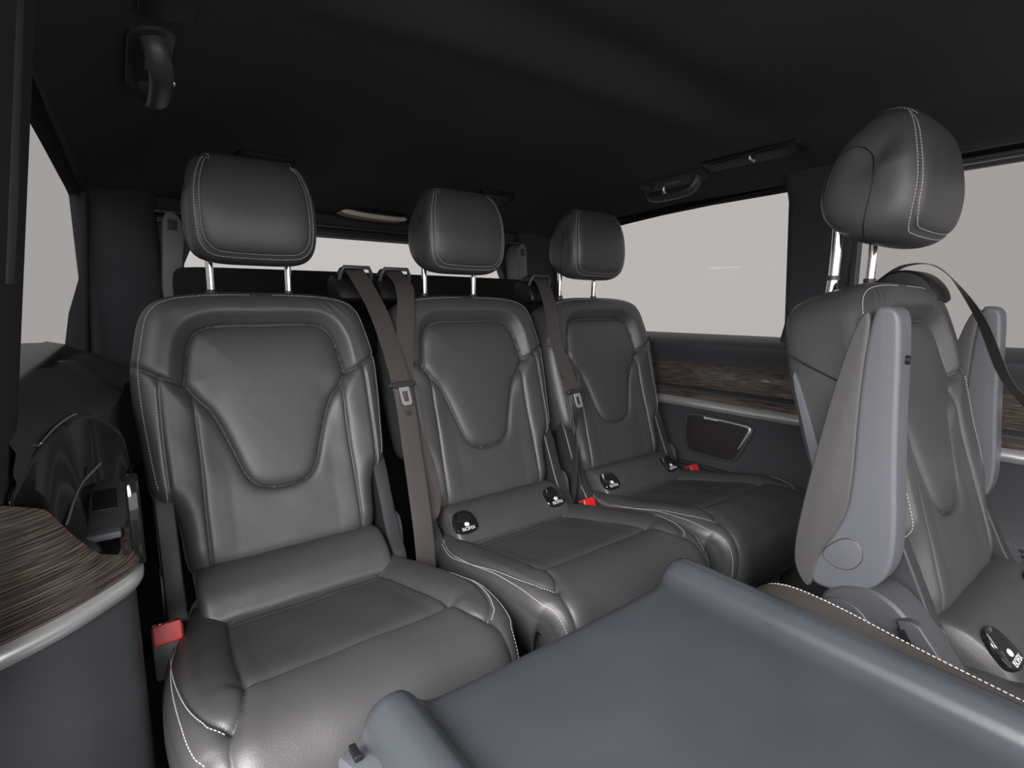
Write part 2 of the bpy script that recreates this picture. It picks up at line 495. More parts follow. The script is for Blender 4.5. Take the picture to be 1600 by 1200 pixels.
pane('window_4', .70, 1.70, 'privacy_glass_dim', mirror=True)
tube('door_seal', [(-.094 + .13 * (z + .12), .615, z) for z in np.linspace(.02, .36, 14)], .009, 'trim_plastic', wl, 10, loc=OL)
# lower door-pillar cover
prism('pillar_cover', [(-.30, .42), (-.15, .42), (-.120, .47), (-.098, .60), (-.094, .70), (-.30, .70)], -.178, -.10, 'trim_plastic', wl, axis='z', bev=.006, loc=OL)

# side console: sloping shelf, gloss bowl, wood band, silver bead, lower panel
ys = np.linspace(.66, 1.66, 60)
rows = []
for y in ys:
    xi = float(np.interp(y, [.62, .76, .86, .95, 1.05, 1.2, 1.4, 1.66], [-.092, -.083, -.066, -.043, -.018, -.006, .0, .05]))
    zi = float(np.interp(y, [.62, .76, .86, .95, 1.05, 1.3, 1.66], [-.168, -.153, -.142, -.149, -.160, -.165, -.165]))
    bump = .012 * math.exp(-((y - 1.28) / .05) ** 2) + .008 * math.exp(-((y - 1.5) / .05) ** 2)
    xm = (-.10 + xi) / 2
    rows.append([(-.14, y, -.080), (-.108, y, -.088), (-.100, y, -.092), (-.096, y, -.100), (-.10 + (xi + .10) * .3, y, -.112 + bump), (xm + .008, y, (-.108 + zi) / 2 + bump), (-.10 + (xi + .10) * .85, y, zi + .008 + bump * .5), (xi, y, zi), (xi - .002, y, zi - .012), (xi - .004, y, zi - (.03 if y < 1.02 else .2)), (-.14, y, -.34)])
sh = grid_obj('console_shelf', np.array(rows), 'trim_plastic', wl, flip=True, angle=60, loc=OL)
# wood band following the console front, plan curve and upper edge
plan = cr([(-.150, .600), (-.110, .618), (-.068, .647), (-.034, .682), (-.012, .712), (-.008, .745), (-.010, .80), (-.012, .95)], 10)
plan = arc_resample(plan, n=90)
def top_z(x, y, i):
    s = i / 89.0
    return float(np.interp(s, [0, .14, .22, .27, .33, .42, .52, .62, .75, 1], [-.172, -.174, -.190, -.225, -.258, -.278, -.281, -.272, -.262, -.262]))
def shell_band(name, ztop, zbot, out, mat, parent=wl, th=.012, i0=0, i1=90, bulge=.0, nz=8):
    rings = []
    for i in range(i0, i1):
        p = plan[i]; t = plan[min(i + 1, 89)] - plan[max(i - 1, 0)]; t /= np.linalg.norm(t)
        n = np.array([t[1], -t[0]])            # toward the room
        zt = ztop(p[0], p[1], i) if callable(ztop) else ztop
        ring = []
        for k in range(nz):
            f = k / (nz - 1); z = zbot + (zt - zbot) * f
            q = p + n * (out + bulge * math.sin(math.pi * f))
            ring.append((q[0], q[1], z))
        for k in range(nz - 1, -1, -1):
            f = k / (nz - 1); z = zbot + (zt - zbot) * f
            q = p + n * (out - th)
            ring.append((q[0], q[1], z))
        rings.append(ring)
    return grid_obj(name, np.array(rings), mat, parent, close_u=True, cap=True, angle=50, loc=OL)
shell_band('wood_band', top_z, -.302, .0, 'wood', bulge=.006)
shell_band('silver_strip', -.300, -.322, .002, 'satin_silver', bulge=.006)
shell_band('lower_panel', -.322, -.92, -.002, 'trim_plastic', bulge=.0, nz=4)
# bowl: loft from the wood's upper edge to the rim under the shelf
A = np.array([(plan[i][0] - .003, plan[i][1] + .003, top_z(0, 0, i) - .002) for i in range(14, 74)])
A = arc_resample(A, n=60)
B = arc_resample(cr([(-.092, .640, -.170), (-.082, .76, -.152), (-.064, .86, -.142), (-.043, .95, -.150), (-.012, 1.00, -.19), (-.004, .99, -.235), (-.008, .96, -.258)], 10), n=60)
rows = []
Cm = np.stack([A[:, 0] * .35 + B[:, 0] * .65 - .022 * np.sin(np.linspace(0, math.pi, 60)), A[:, 1] * .35 + B[:, 1] * .65, np.minimum(A[:, 2], -.284) - .008], 1)
for k in range(28):
    f = k / 27
    rows.append((1 - f) ** 2 * A + 2 * f * (1 - f) * Cm + f * f * B)
bo = grid_obj('bowl', np.array(rows), 'gloss_black', wl, angle=80, loc=OL)
_s = bo.modifiers.new('thickness', 'SOLIDIFY'); _s.thickness = .003; _s.offset = -1
# pull insert in the bowl
ins = prism('pull_insert', chaikin([(-.070, .765), (-.016, .772), (-.008, .83), (-.012, .90), (-.048, .90)], 1), -.284, -.258, 'trim_plastic', wl, axis='z', bev=.004,
            xform=Matrix.Translation((0, .77, -.279)) @ Matrix.Rotation(math.radians(15), 4, 'X') @ Matrix.Translation((0, -.77, .27)), loc=OL)
rbox('pull_recess', (-.046, .815, -.253), (-.020, .865, -.247), 'black', ins, bev=.002, rot=Matrix.Rotation(math.radians(15), 3, 'X'))
rbox('pull_grip', (-.064, .758, -.274), (-.018, .776, -.266), 'grey_plastic', ins, bev=.002)
tube('bowl_edge', cr([(-.0665, .76, -.245), (-.0607, .81, -.232), (-.053, .86, -.224), (-.036, .91, -.216)], 8), .0016, 'satin_silver', wl, 8, loc=OL)
tube('bowl_edge', B[16:34] + [.001, 0, .001], .0011, 'satin_silver', wl, 8, loc=OL)  # silver line added in place of the highlight on the bowl rim
# oval end pad of the console
th = np.linspace(0, 2 * math.pi, 40, endpoint=False)
prism('end_pad', [(.742 + .026 * math.cos(a) - .10 * (.055 * math.sin(a)), -.250 + .058 * math.sin(a)) for a in th], -.010, .003, 'gloss_black', wl, axis='x', bev=.005, loc=OL)

# ------------------------------------------------------------------ seat prototype
TILT = math.radians(16.46)
BUP = np.array([0, math.sin(TILT), math.cos(TILT)]); BN = np.array([0, -math.cos(TILT), math.sin(TILT)])
BO = np.array([0, 0, .435])
H_OUT = cr([(.160, 0.0), (.172, .03), (.177, .09), (.181, .120), (.192, .143), (.208, .153), (.217, .18), (.223, .25), (.227, .32), (.227, .385), (.220, .43), (.208, .482), (.196, .505), (.178, .521), (.15, .531), (.11, .5365), (.06, .539), (.02, .5395)], 10)
H_OUT = arc_resample(H_OUT, n=280)
OUTL = np.vstack([H_OUT, H_OUT[::-1] * [-1, 1], H_OUT[:1]])
SH_H = cr([(0, .470), (.06, .4705), (.098, .468), (.124, .456), (.138, .428), (.144, .395), (.150, .358)], 8)
SH_L = cr([(.150, .358), (.132, .330), (.112, .305), (.096, .268), (.082, .225), (.066, .176), (.048, .153), (.022, .1435), (0, .142)], 8)
SH_HALF = np.vstack([SH_H, SH_L[1:]])
SHIELD = np.vstack([SH_HALF, SH_HALF[::-1][1:-1] * [-1, 1]])
YOKE = cr([(.150, .358), (.182, .370), (.212, .390), (.25, .415)], 8)
INNER = cr([(.139, .335), (.1375, .28), (.137, .20), (.139, .11), (.139, .0)], 8)
OUTER = cr([(.188, .372), (.190, .30), (.190, .22), (.188, .15), (.186, .13)], 8)

def seam(d, depth=.0055, w=.0034, wide=.0028, ww=.011):
    return -depth * np.exp(-d / (w * .85)) - wide * np.exp(-(d / ww) ** 2)

def back_n(U, Wv):
    a = np.abs(U)
    dE = pdist(U, Wv, OUTL)
    dS = pdist(a, Wv, SH_HALF); ins_ = inside(U, Wv, SHIELD)
    R = .040
    dd = np.clip(dE, 0, R)
    n = -(R - np.sqrt(np.maximum(R * R - (R - dd) ** 2, 0))) * .9
    up = sst(.26, .42, Wv)
    out = np.where(ins_, 0, dS)
    n += .014 * sst(.09, .17, a) * (1 - up) * sst(0, .06, Wv)
    n += up * (.004 + .016 * sst(0, .028, out) * (1 - ins_))
    n += np.where(ins_, .007 * (1 - np.exp(-dS / .022)) - .006 * up * np.exp(-dS / .03), 0)
    n += .006 * sst(.28, .1, Wv) * (1 - sst(.10, .15, a)) * (~ins_)
    n += seam(dS, .0085, .0034, .0020, .012)
    n += seam(pdist(a, Wv, YOKE), .0080, .0032, .0016)
    n += seam(pdist(a, Wv, INNER), .0060, .0032, .0012)
    n += seam(pdist(a, Wv, OUTER), .0030, .0026, .0015, .006)
    # soft puckers of the yoke at its corners and of the lower panel
    k = sst(.02, .06, out) * (~ins_) * up
    n += .0009 * k * np.sin((a * 1.0 + Wv * .9) * 330) * np.exp(-((a - .13) / .035) ** 2) * np.exp(-((Wv - .50) / .03) ** 2)
    n += .0005 * np.sin(U * 60 + Wv * 23) * np.sin(Wv * 41 + U * 13) * (~ins_)
    return n
def back_pos(U, Wv):
    U = np.asarray(U, float); Wv = np.asarray(Wv, float)
    n = back_n(U, Wv)
    P = BO + U[..., None] * np.array([1, 0, 0]) + Wv[..., None] * BUP + n[..., None] * BN
    e = 1.5e-3
    nu = (back_n(U + e, Wv) - back_n(U - e, Wv)) / (2 * e); nw = (back_n(U, Wv + e) - back_n(U, Wv - e)) / (2 * e)
    Nn = BN - nu[..., None] * np.array([1, 0, 0]) - nw[..., None] * BUP
    Nn /= np.linalg.norm(Nn, axis=-1, keepdims=True)
    return P, Nn

def build_backrest(parent, shell_mat='dark_plastic'):
    NU = 220
    sp = np.linspace(-1, 1, NU + 1)
    sp = np.sign(sp) * (1 - (1 - np.abs(sp)) ** 1.12)
    U = sp[None, :] * H_OUT[:, :1]; Wv = np.repeat(H_OUT[:, 1:2], NU + 1, 1)
    n = back_n(U, Wv)
    P = BO + U[..., None] * np.array([1, 0, 0]) + Wv[..., None] * BUP + n[..., None] * BN
    Uc = (U[:-1, :-1] + U[1:, 1:] + U[:-1, 1:] + U[1:, :-1]) / 4; Wc = (Wv[:-1, :-1] + Wv[1:, 1:]) / 2
    a = np.abs(Uc)
    ins_ = inside(Uc, Wc, SHIELD)
    yk = Wc > np.interp(a, YOKE[:, 0], YOKE[:, 1])
    inn = np.interp(Wc, INNER[::-1, 1], INNER[::-1, 0]); ott = np.interp(Wc, OUTER[::-1, 1], OUTER[::-1, 0])
    cls = np.where(ins_, 1, np.where(yk, 2, np.where(a < inn, 3, np.where(a < ott, np.where(Uc < 0, 4, 5), np.where(Uc < 0, 0, 6)))))
    cls = np.where((cls == 3) & (Wc > .34), 2, cls)
    # the body: side strips, plus the sides running back to the shell
    nv, nu = P.shape[:2]
    ringU = np.r_[H_OUT[:, 0], -H_OUT[::-1, 0]]; ringW = np.r_[H_OUT[:, 1], H_OUT[::-1, 1]]
    nb = back_n(ringU, ringW)
    cu, cw = 0.0, .30
    def ring(nn, sc):
        return BO + ((ringU - cu) * sc + cu)[:, None] * np.array([1, 0, 0]) + ((ringW - cw) * sc + cw)[:, None] * BUP + np.asarray(nn)[:, None] * BN
    rg = np.array([ring(nb, 1), ring(nb - .012, 1.003), ring(nb * 0 - .062, 1.004), ring(nb * 0 - .082, .998), ring(nb * 0 - .098, .985), ring(nb * 0 - .106, .955)])
    body = grid_obj('backrest', rg, 'leather', parent, close_u=True, flip=True, angle=70)
    bk = ring(nb * 0 - .105, .957); m2 = len(bk)
    bk2 = ring(nb * 0 - .111, .90)
    grid_obj('back_shell', np.array([bk, bk2]), shell_mat, body, close_u=True, flip=True).data
    me = body.children[0].data
    bm = bmesh.new(); bm.from_mesh(me)
    bm.verts.ensure_lookup_table()
    bm.faces.new([bm.verts[m2 + i] for i in range(m2)][::-1]); bmesh.ops.recalc_face_normals(bm, faces=bm.faces); bm.to_mesh(me); bm.free()
    names = {1: 'center_insert', 2: 'yoke_panel', 3: 'lower_panel', 4: 'bolster', 5: 'bolster', 0: 'side_strip', 6: 'side_strip'}
    split_grid(P, cls, {c: (names[c], 'leather', body) for c in (1, 2, 3, 4, 5, 0, 6)})
    off = []
    for s in (-1, 1):
        off.append([(s * (p[0] + .0055), p[1]) for p in OUTER[2:]])
        edge = []
        for k in range(len(H_OUT)):
            p = H_OUT[k]
            if p[1] < .17: continue
            t = H_OUT[min(k + 1, len(H_OUT) - 1)] - H_OUT[k - 1]; t /= np.linalg.norm(t)
            edge.append((s * (p[0] - t[1] * .011), p[1] + t[0] * .011))
        off.append(edge)
    stitches('stitching', off, back_pos, body)
    return body

# headrest: side profile (y,z) about its middle, swept across the width
HP = cr([(-.070, .020), (-.074, -.03), (-.066, -.075), (-.044, -.098), (-.010, -.104), (.030, -.092), (.062, -.062), (.070, -.020), (.056, .035), (.030, .080), (-.004, .104), (-.036, .100), (-.058, .070)], 10, closed=True)
HC = np.array([0, 1.205 - 1.022, .188 + .92])
HW = .119
def build_headrest(parent):
    nth = len(HP); nph = 56
    phi = np.linspace(-math.pi / 2 + .03, math.pi / 2 - .03, nph)
    p = 4.6
    rows = []
    for f in phi:
        x = HW * math.copysign(abs(math.sin(f)) ** (2 / p), math.sin(f)); s = abs(math.cos(f)) ** (2 / 5.0)
        rows.append(np.c_[np.full(nth, x) * (1 - .06 * sst(.02, .10, HP[:, 1])), HP * s])
    P = np.array(rows)
    # front cover seam: U-shape in front view
    Uh = cr([(.076, .094), (.086, .08), (.098, .04), (.101, -.02), (.097, -.062), (.080, -.083), (.05, -.088), (0, -.089)], 10)
    Us = np.vstack([Uh, Uh[::-1][1:] * [-1, 1]])
    N = grid_normals(P)
    fr = sst(.0, -.02, P[..., 1])
    d = pdist(np.abs(P[..., 0]), P[..., 2], Uh)
    sgn = 1 if (N[nph // 2, 0] @ np.array([0, -1, 0])) > 0 else -1
    P = P + sgn * N * (seam(d, .0026, .003, .0012, .007) * fr)[..., None]
    body = grid_obj('headrest', P, 'leather', parent, close_u=True, cap=True, flip=(sgn < 0), angle=80)
    body.location = HC
    from mathutils.bvhtree import BVHTree
    me = body.data
    bv = BVHTree.FromPolygons([v.co.copy() for v in me.vertices], [tuple(q.vertices) for q in me.polygons])
    def pos(u, w):
        A_ = []; B_ = []
        last = None
        for x, z in zip(u, w):
            h, nn, _, _ = bv.ray_cast(Vector((x, -.4, z)), Vector((0, 1, 0)))
            if h is None: h, nn, _, _ = bv.find_nearest(Vector((x, -.07, z)))
            if nn.y > 0: nn = -nn
            A_.append(h); B_.append(nn)
        return np.array(A_), np.array(B_)
    o1 = [(x * .965, z + (.004 if z < -.05 else 0)) for x, z in Us]; o2 = [(x * 1.045, z - (.004 if z < -.05 else 0)) for x, z in Us]
    stitches('stitching', [o1, o2], pos, body)
    def side(sg):
        def f(u, w):
            A_ = []; B_ = []
            for y, z in zip(u, w):
                h, nn, _, _ = bv.ray_cast(Vector((sg * .4, y, z)), Vector((-sg, 0, 0)))
                if h is None: h, nn, _, _ = bv.find_nearest(Vector((sg * .1, y, z)))
                if nn.x * sg < 0: nn = -nn
                A_.append(h); B_.append(nn)
            return np.array(A_), np.array(B_)
        return f
    arch = cr([(.0, -.099), (-.008, -.05), (-.012, -.015), (-.010, .018), (.0, .038), (.018, .046), (.035, .036), (.047, .004), (.054, -.035)], 8)
    k0 = int(np.argmax(HP[:, 1]))
    rim = HP[60:116] * .955
    for sg in (-1, 1):
        Pp, Nn = side(sg)(arch[:, 0], arch[:, 1])
        tube('side_seam', Pp + Nn * .0002, .0009, 'black', body, 6)
        stitches('stitching', [rim], side(sg), body)
    for s in (-1, 1):
        tube('headrest_post', [(s * .076, .043, -.040), (s * .076, .043, -.11), (s * .076, .044, -.15), (s * .076, .048, -.215)], .0075, 'chrome', body, 14)
        tube('post_collar', [(s * .076, .044, -.160), (s * .076, .044, -.152)], .0095, 'dark_plastic', body, 16)
    return body

# cushion
CP = arc_resample(cr([(.030, .402), (-.05, .400), (-.098, .402), (-.20, .419), (-.339, .446), (-.395, .452), (-.438, .444), (-.466, .418), (-.478, .38), (-.474, .33), (-.455, .285), (-.44, .26)], 12), n=230)
CS = np.r_[0, np.cumsum(np.linalg.norm(np.diff(CP, axis=0), axis=1))]
_ct = np.gradient(CP, axis=0); _ct /= np.linalg.norm(_ct, axis=1)[:, None]
CN = np.stack([_ct[:, 1], -_ct[:, 0]], 1)      # outward
_ymono = np.maximum.accumulate(-CP[:, 0])
def s_of_y(y): return float(np.interp(-y, _ymono[:161], CS[:161]))
_HWC = cr(list(zip([0, s_of_y(-.05), s_of_y(-.10), s_of_y(-.2), s_of_y(-.30), s_of_y(-.38), s_of_y(-.42), s_of_y(-.455), s_of_y(-.455) + .05, CS[-1]],
                  [.178, .196, .212, .228, .2325, .2285, .222, .213, .206, .198])), 12)
def c_hw(s): return np.interp(s, _HWC[:, 0], _HWC[:, 1])
def _sy(pts): return np.array([(u, s_of_y(y)) for u, y in pts])
C_IN = cr(_sy([(.128, -.03), (.134, -.098), (.144, -.2), (.149, -.30), (.150, -.345), (.158, -.388), (.174, -.412)]), 8)
C_OUT = cr(_sy([(.186, -.05), (.204, -.11), (.213, -.18), (.214, -.28), (.207, -.35), (.194, -.39), (.174, -.412)]), 8)
C_FR = np.array([(0, s_of_y(-.339)), (.150, s_of_y(-.341))])
C_RE = np.array([(0, s_of_y(-.100)), (.134, s_of_y(-.098))])
C_RE2 = np.array([(0, s_of_y(-.122)), (.132, s_of_y(-.118))])
C_NO = np.array([(.174, s_of_y(-.412)), (.180, s_of_y(-.45)), (.182, CS[-1])])
def cush_n(U, S):
    a = np.abs(U); hw = c_hw(S)
    R = .034
    dd = np.clip((hw - a), 0, R)
    n = -(R - np.sqrt(np.maximum(R * R - (R - dd) ** 2, 0)))
    s1 = s_of_y(-.412)
    n += .017 * sst(.115, .185, a) * sst(s1 + .02, s1 - .12, S) * sst(0, .10, S)
    n += .005 * sst(s_of_y(-.335), s_of_y(-.36), S) * (1 - sst(.15, .2, a))
    dI = pdist(a, S, C_IN); dO = pdist(a, S, C_OUT); dF = pdist(a, S, C_FR)
    n += seam(dI, .0080, .0036, .0030, .013) + seam(dO, .0045, .003, .0012, .007) + seam(dF, .0075, .0036, .0028, .015)
    n += seam(pdist(a, S, C_RE), .003) + seam(pdist(a, S, C_RE2), .0025, .003, .001, .007) + seam(pdist(a, S, C_NO), .003)
    n += .0009 * np.sin(U * 47 + S * 19) * np.sin(S * 37 - U * 11)
    return n
def cush_pos(U, S):
    U = np.asarray(U, float); S = np.asarray(S, float)
    def at_(u, s):
        n = cush_n(u, s)
        y = np.interp(s, CS, CP[:, 0]); z = np.interp(s, CS, CP[:, 1])
        ny = np.interp(s, CS, CN[:, 0]); nz = np.interp(s, CS, CN[:, 1])
        return np.stack([u, y + n * ny, z + n * nz], -1)
    P = at_(U, S); e = 1.5e-3
    N = np.cross(at_(U + e, S) - at_(U - e, S), at_(U, S + e) - at_(U, S - e))
    N /= np.maximum(np.linalg.norm(N, axis=-1, keepdims=True), 1e-12)
    ny = np.interp(S, CS, CN[:, 0]); nz = np.interp(S, CS, CN[:, 1])
    sg = np.sign(N[..., 1] * ny + N[..., 2] * nz)
    return P, N * sg[..., None]
def build_cushion(parent):
    NU = 200
    sp = np.linspace(-1, 1, NU + 1); sp = np.sign(sp) * (1 - (1 - np.abs(sp)) ** 1.15)
    S = np.repeat(CS[:, None], NU + 1, 1); U = sp[None, :] * c_hw(CS)[:, None]
    P, _ = cush_pos(U, S)
    Uc = (U[:-1, :-1] + U[1:, 1:] + U[:-1, 1:] + U[1:, :-1]) / 4; Sc = (S[:-1, :-1] + S[1:, 1:]) / 2
    a = np.abs(Uc)
    inn = np.interp(Sc, C_IN[:, 1], C_IN[:, 0]); ott = np.interp(Sc, C_OUT[:, 1], C_OUT[:, 0]); s1 = s_of_y(-.412)
    cls = np.where((a < inn) & (Sc < C_FR[0, 1]) & (Sc > C_RE[0, 1]), 1, np.where((a >= inn) & (a < ott) & (Sc < s1), np.where(Uc < 0, 2, 3), 0))
    cls = np.where((a < inn) & (Sc <= C_RE[0, 1]), 4, cls)
    # skirt
    for sgn, col in ((-1, 0), (1, NU)):
        pass
    sk = []
    for col, sg in ((0, -1), (NU, 1)):
        e = P[:, col]
        nn = np.c_[np.zeros(len(CN)), CN]
        r1 = e - nn * .006 + [sg * .002, 0, 0]; r2 = e - nn * .03 + [sg * .003, 0, 0]; r3 = e - nn * .085 + [-sg * .008, 0, 0]; r4 = e - nn * .10 + [-sg * .04, 0, 0]
        sk.append(np.stack([e, r1, r2, r3, r4], 1))
    body = split_grid(P, cls, {0: ('cushion', 'leather', parent)}, flip=True)[0]
    split_grid(P, cls, {1: ('center_panel', 'leather', body), 2: ('side_bolster', 'leather', body), 3: ('side_bolster', 'leather', body), 4: ('rear_flap', 'leather', body)}, flip=True)
    for k, s in enumerate(sk):
        o = grid_obj('cushion_side', s, 'leather', body, flip=(k == 0), angle=80)
    ln = []
    for s in (-1, 1):
        ln.append([(s * (p[0] + .005), p[1] + (.004 if i > 40 else 0)) for i, p in enumerate(C_OUT)])
        ln.append([(s * (c_hw(q) - .010), q) for q in CS[12:212]])
    stitches('stitching', ln, cush_pos, body)
    return body

def build_lumbar(parent):
    pr = cr([(.05, .435), (.03, .452), (.0, .462), (-.03, .459), (-.062, .440), (-.082, .418), (-.091, .402), (-.085, .385)], 8)
    xs = np.linspace(-.168, .168, 60); rows = []
    c = np.array([-.02, .42])
    for x in xs:
        e = np.clip((.168 - abs(x)) / .02, 0, 1); k = 1 - .16 * (1 - math.sqrt(1 - (1 - e) ** 2))
        q = c + (pr - c) * k
        w = .0006 * np.sin(x * 70 + np.arange(len(pr)) * .2)
        rows.append(np.c_[np.full(len(pr), x), q[:, 0], q[:, 1] + w])
    return grid_obj('lumbar_roll', np.array(rows), 'leather', parent, cap=True, angle=80)

def build_base(parent):
    b = rbox('seat_base', (-.185, -.40, .0), (.185, .10, .30), 'dark_plastic', parent, bev=.02)
    rbox('cushion_pan', (-.205, -.44, .285), (.205, .06, .365), 'dark_plastic', parent, bev=.015)
    return b
def build_recliner(parent):
    for s in (-1, 1):
        poly = chaikin([(.055, .60), (.085, .60), (.075, .50), (.045, .42), (.02, .33), (-.05, .33), (-.055, .40), (-.015, .44), (.02, .52)], 2)
        r = prism('recliner_cover', poly, s * .184, s * .214, 'dark_plastic', parent, axis='x', bev=.005)
        prism('recliner_plate', chaikin([(-.03, .40), (.0, .40), (.025, .47), (.01, .48), (-.02, .47)], 1), s * .214, s * .2165, 'trim_plastic', r, axis='x', bev=.0008)
def build_isofix(parent, us=(-.138, .128)):
    for u in us:
        M = Matrix.Translation((u, -.060, .4415)) @ Matrix.Rotation(math.radians(40), 4, 'X')
        ring_ = []
        rb = []
        poly = chaikin([(-.027, -.030), (.027, -.030), (.031, 0), (.020, .026), (-.020, .026), (-.031, 0)], 3)
        a = prism('anchor_cover', poly, -.012, .0035, 'gloss_black', parent, axis='z', bev=.003, xform=M)
        a['label'] = 'dark child seat anchor flap'
        inner = chaikin([(-.020, -.004), (.020, -.004), (.017, .018), (-.017, .018)], 2)
        prism('anchor_slot', inner, .003, .0042, 'black', a, axis='z', bev=.0004, xform=M)
        prism('anchor_rim', chaikin([(-.024, .004), (-.020, .004), (-.012, .020), (-.014, .023), (-.022, .016)], 1), .0035, .0055, 'chrome', a, axis='z', bev=.0004, xform=M)
        text_obj('anchor_text', 'ISOFIX', .0115, 'white_print', a, M @ Matrix.Translation((0, -.021, .0042)))
        th_ = [(.006 * math.cos(q), -.010 + .005 * math.sin(q)) for q in np.linspace(0, 2 * math.pi, 16, endpoint=False)]
        prism('anchor_symbol', th_, .0035, .0043, 'white_print', a, axis='z', bev=0, xform=M)
def build_buckle(parent, x, y, z, tilt=12):
    R_ = Matrix.Translation((x, y, z)) @ Matrix.Rotation(math.radians(-tilt), 4, 'X')
    b = prism('buckle', rrect(.021, .0375, .005, cy=-.0075), -.011, .011, 'dark_plastic', parent, axis='y', bev=.003, xform=R_)
    r = prism('buckle_button', rrect(.019, .015, .004, cy=.019), -.0135, .012, 'red_plastic', b, axis='y', bev=.003, xform=R_)
    r['label'] = 'red release button'
    rbox('buckle_slot', (-.013, -.004, .0330), (.013, .006, .0345), 'chrome', b, bev=.0006).data.transform(R_)
    tube('buckle_strap', [(x, y + .008, z - .04), (x, y + .012, z - .10), (x * .92, y + .02, z - .17)], .012, 'dark_plastic', b, 10, flat=(.4, 1.4))
def build_guide(parent, x, dz=0, dy=0, lip=True):
    """shoulder belt guide on top of the backrest corner"""
    M = Matrix.Translation((x, 0, 0))
    poly = [(a + dy, b + dz) for a, b in chaikin([(.175, .93), (.275, .93), (.275, .985), (.24, 1.000), (.205, .990), (.18, .96)], 2)]
    g = prism('belt_guide', poly, x - .046, x + .046, 'black', parent, axis='x', bev=.012)
    if lip: tube('guide_lip', [(x + a, b, c + dz) for a, b, c in ((-.038, .206, .980), (-.036, .196, 1.000), (-.030, .192, 1.012), (.030, .192, 1.012), (.036, .196, 1.000), (.038, .206, .980))], .0045, 'trim_plastic', g, 10)
    return g

def make_seat(name, loc):
    t = empty(name, loc)
    build_base(t); build_recliner(t); build_lumbar(t); build_cushion(t); build_backrest(t); build_headrest(t)
    return t

seatL = make_seat('van_seat', (.237, 1.022, 0))
seatM = copy_tree(seatL); seatM.location = (.726, 1.022, 0)
seatR = copy_tree(seatL); seatR.location = (1.201, 1.022, 0)
seat2 = copy_tree(seatL); seat2.location = (1.08, .184, .012)
for _c in seat2.children:
    if _c.name.startswith('headrest'): _c.location = HC + np.array([0, -.012, .006]); _c.scale = (1.05, 1.10, 1.0)
GS = 'leather seats of the rear row'
tag(seatL, 'black leather rear seat nearest the left wall, closest to the camera', 'car seat', GS)
tag(seatM, 'middle black leather rear seat with two round anchor flaps, between seat belts', 'car seat', GS)
tag(seatR, 'rear black leather seat at the right, against the wood-trimmed wall', 'car seat', GS)
tag(seat2, 'black leather seat in front at right with grey armrests folded upright', 'car seat')
for s in (seatM, seatR): build_isofix(s)
build_isofix(seat2)
build_buckle(seatL, -.217, -.120, .408, 22)
build_buckle(seatM, .237, -.085, .382, 30)
build_buckle(seatR, .232, -.085, .388, 30)
build_guide(seatL, .221); build_guide(seatM, -.169); build_guide(seatR, -.180); build_guide(seat2, .165, -.019, -.055, False)

# armrests and hinge cover of the front seat (world coordinates -> seat frame)
KS = .855
def arm(parent, x0, x1, dx=0):
    ox, oy, oz = parent.location
    T = lambda p: (p[0] * KS - oy, p[1] * KS + ZC - oz)
    shell = [(.300, .003), (.318, .0), (.326, -.12), (.323, -.30), (.332, -.355), (.368, -.430), (.376, -.475), (.35, -.482), (.296, -.466), (.262, -.43), (.254, -.37), (.268, -.22), (.278, -.03), (.284, -.004)]
    pad = [(.316, .0), (.337, -.016), (.366, -.149), (.395, -.338), (.404, -.425), (.398, -.465), (.374, -.494), (.366, -.462), (.366, -.432), (.330, -.357), (.321, -.30), (.324, -.12)]
    a = prism('armrest', [T(p) for p in chaikin(shell, 2)], x0 - ox, x1 - ox, 'grey_plastic', parent, axis='x', bev=.010, seg=4)
    a['label'] = 'grey plastic armrest folded upright'
    p = prism('armrest_pad', [T(p) for p in chaikin(pad, 2)], x0 - ox - .002, x1 - ox + .002, 'leather_grey', a, axis='x', bev=.006, seg=3)
    return a
armn = arm(seat2, .800, .846)
arm(seat2, 1.334, 1.380)
ox, oy, oz = seat2.location
def S2(y, z): return (y * KS - oy, z * KS + ZC - oz)
# thumb button: a rounded tab standing proud of the shell
btn = chaikin([(.362, -.420), (.330, -.380), (.306, -.378), (.294, -.402), (.308, -.430), (.335, -.436)], 2)
prism('armrest_button', [S2(*p) for p in btn], .7975 - ox, .802 - ox, 'grey_plastic', armn, axis='x', bev=.0012)
bl = np.vstack([btn, btn[:1]])
tube('button_groove', [(.7998 - ox, *S2(*p)) for p in bl], .0011, 'dark_plastic', armn, 6)
for y, z in ((.2735, -.274), (.2795, -.08)):
    c_ = [(.823 + .004 * math.cos(q) - ox, z * KS + ZC - oz + .006 * math.sin(q)) for q in np.linspace(0, 2 * math.pi, 14, endpoint=False)]
    prism('screw_cap', c_, y * KS - oy - .008, y * KS - oy + .004, 'black', armn, axis='y', bev=0)
rr_ = [(.470, -.085), (.430, -.105), (.385, -.125), (.35, -.14)]
tube('side_seam', [(-.2292, *S2(*p)) for p in cr(rr_, 6)], .0012, 'black', seat2, 6)
wg = [(.452, -.115), (.456, -.130), (.430, -.215), (.402, -.31), (.380, -.395), (.366, -.45), (.345, -.45), (.362, -.38), (.385, -.29), (.420, -.195)]
prism('side_shell', [S2(*p) for p in chaikin(wg, 1)], -.233, -.222, 'grey_plastic', seat2, axis='x', bev=.002)
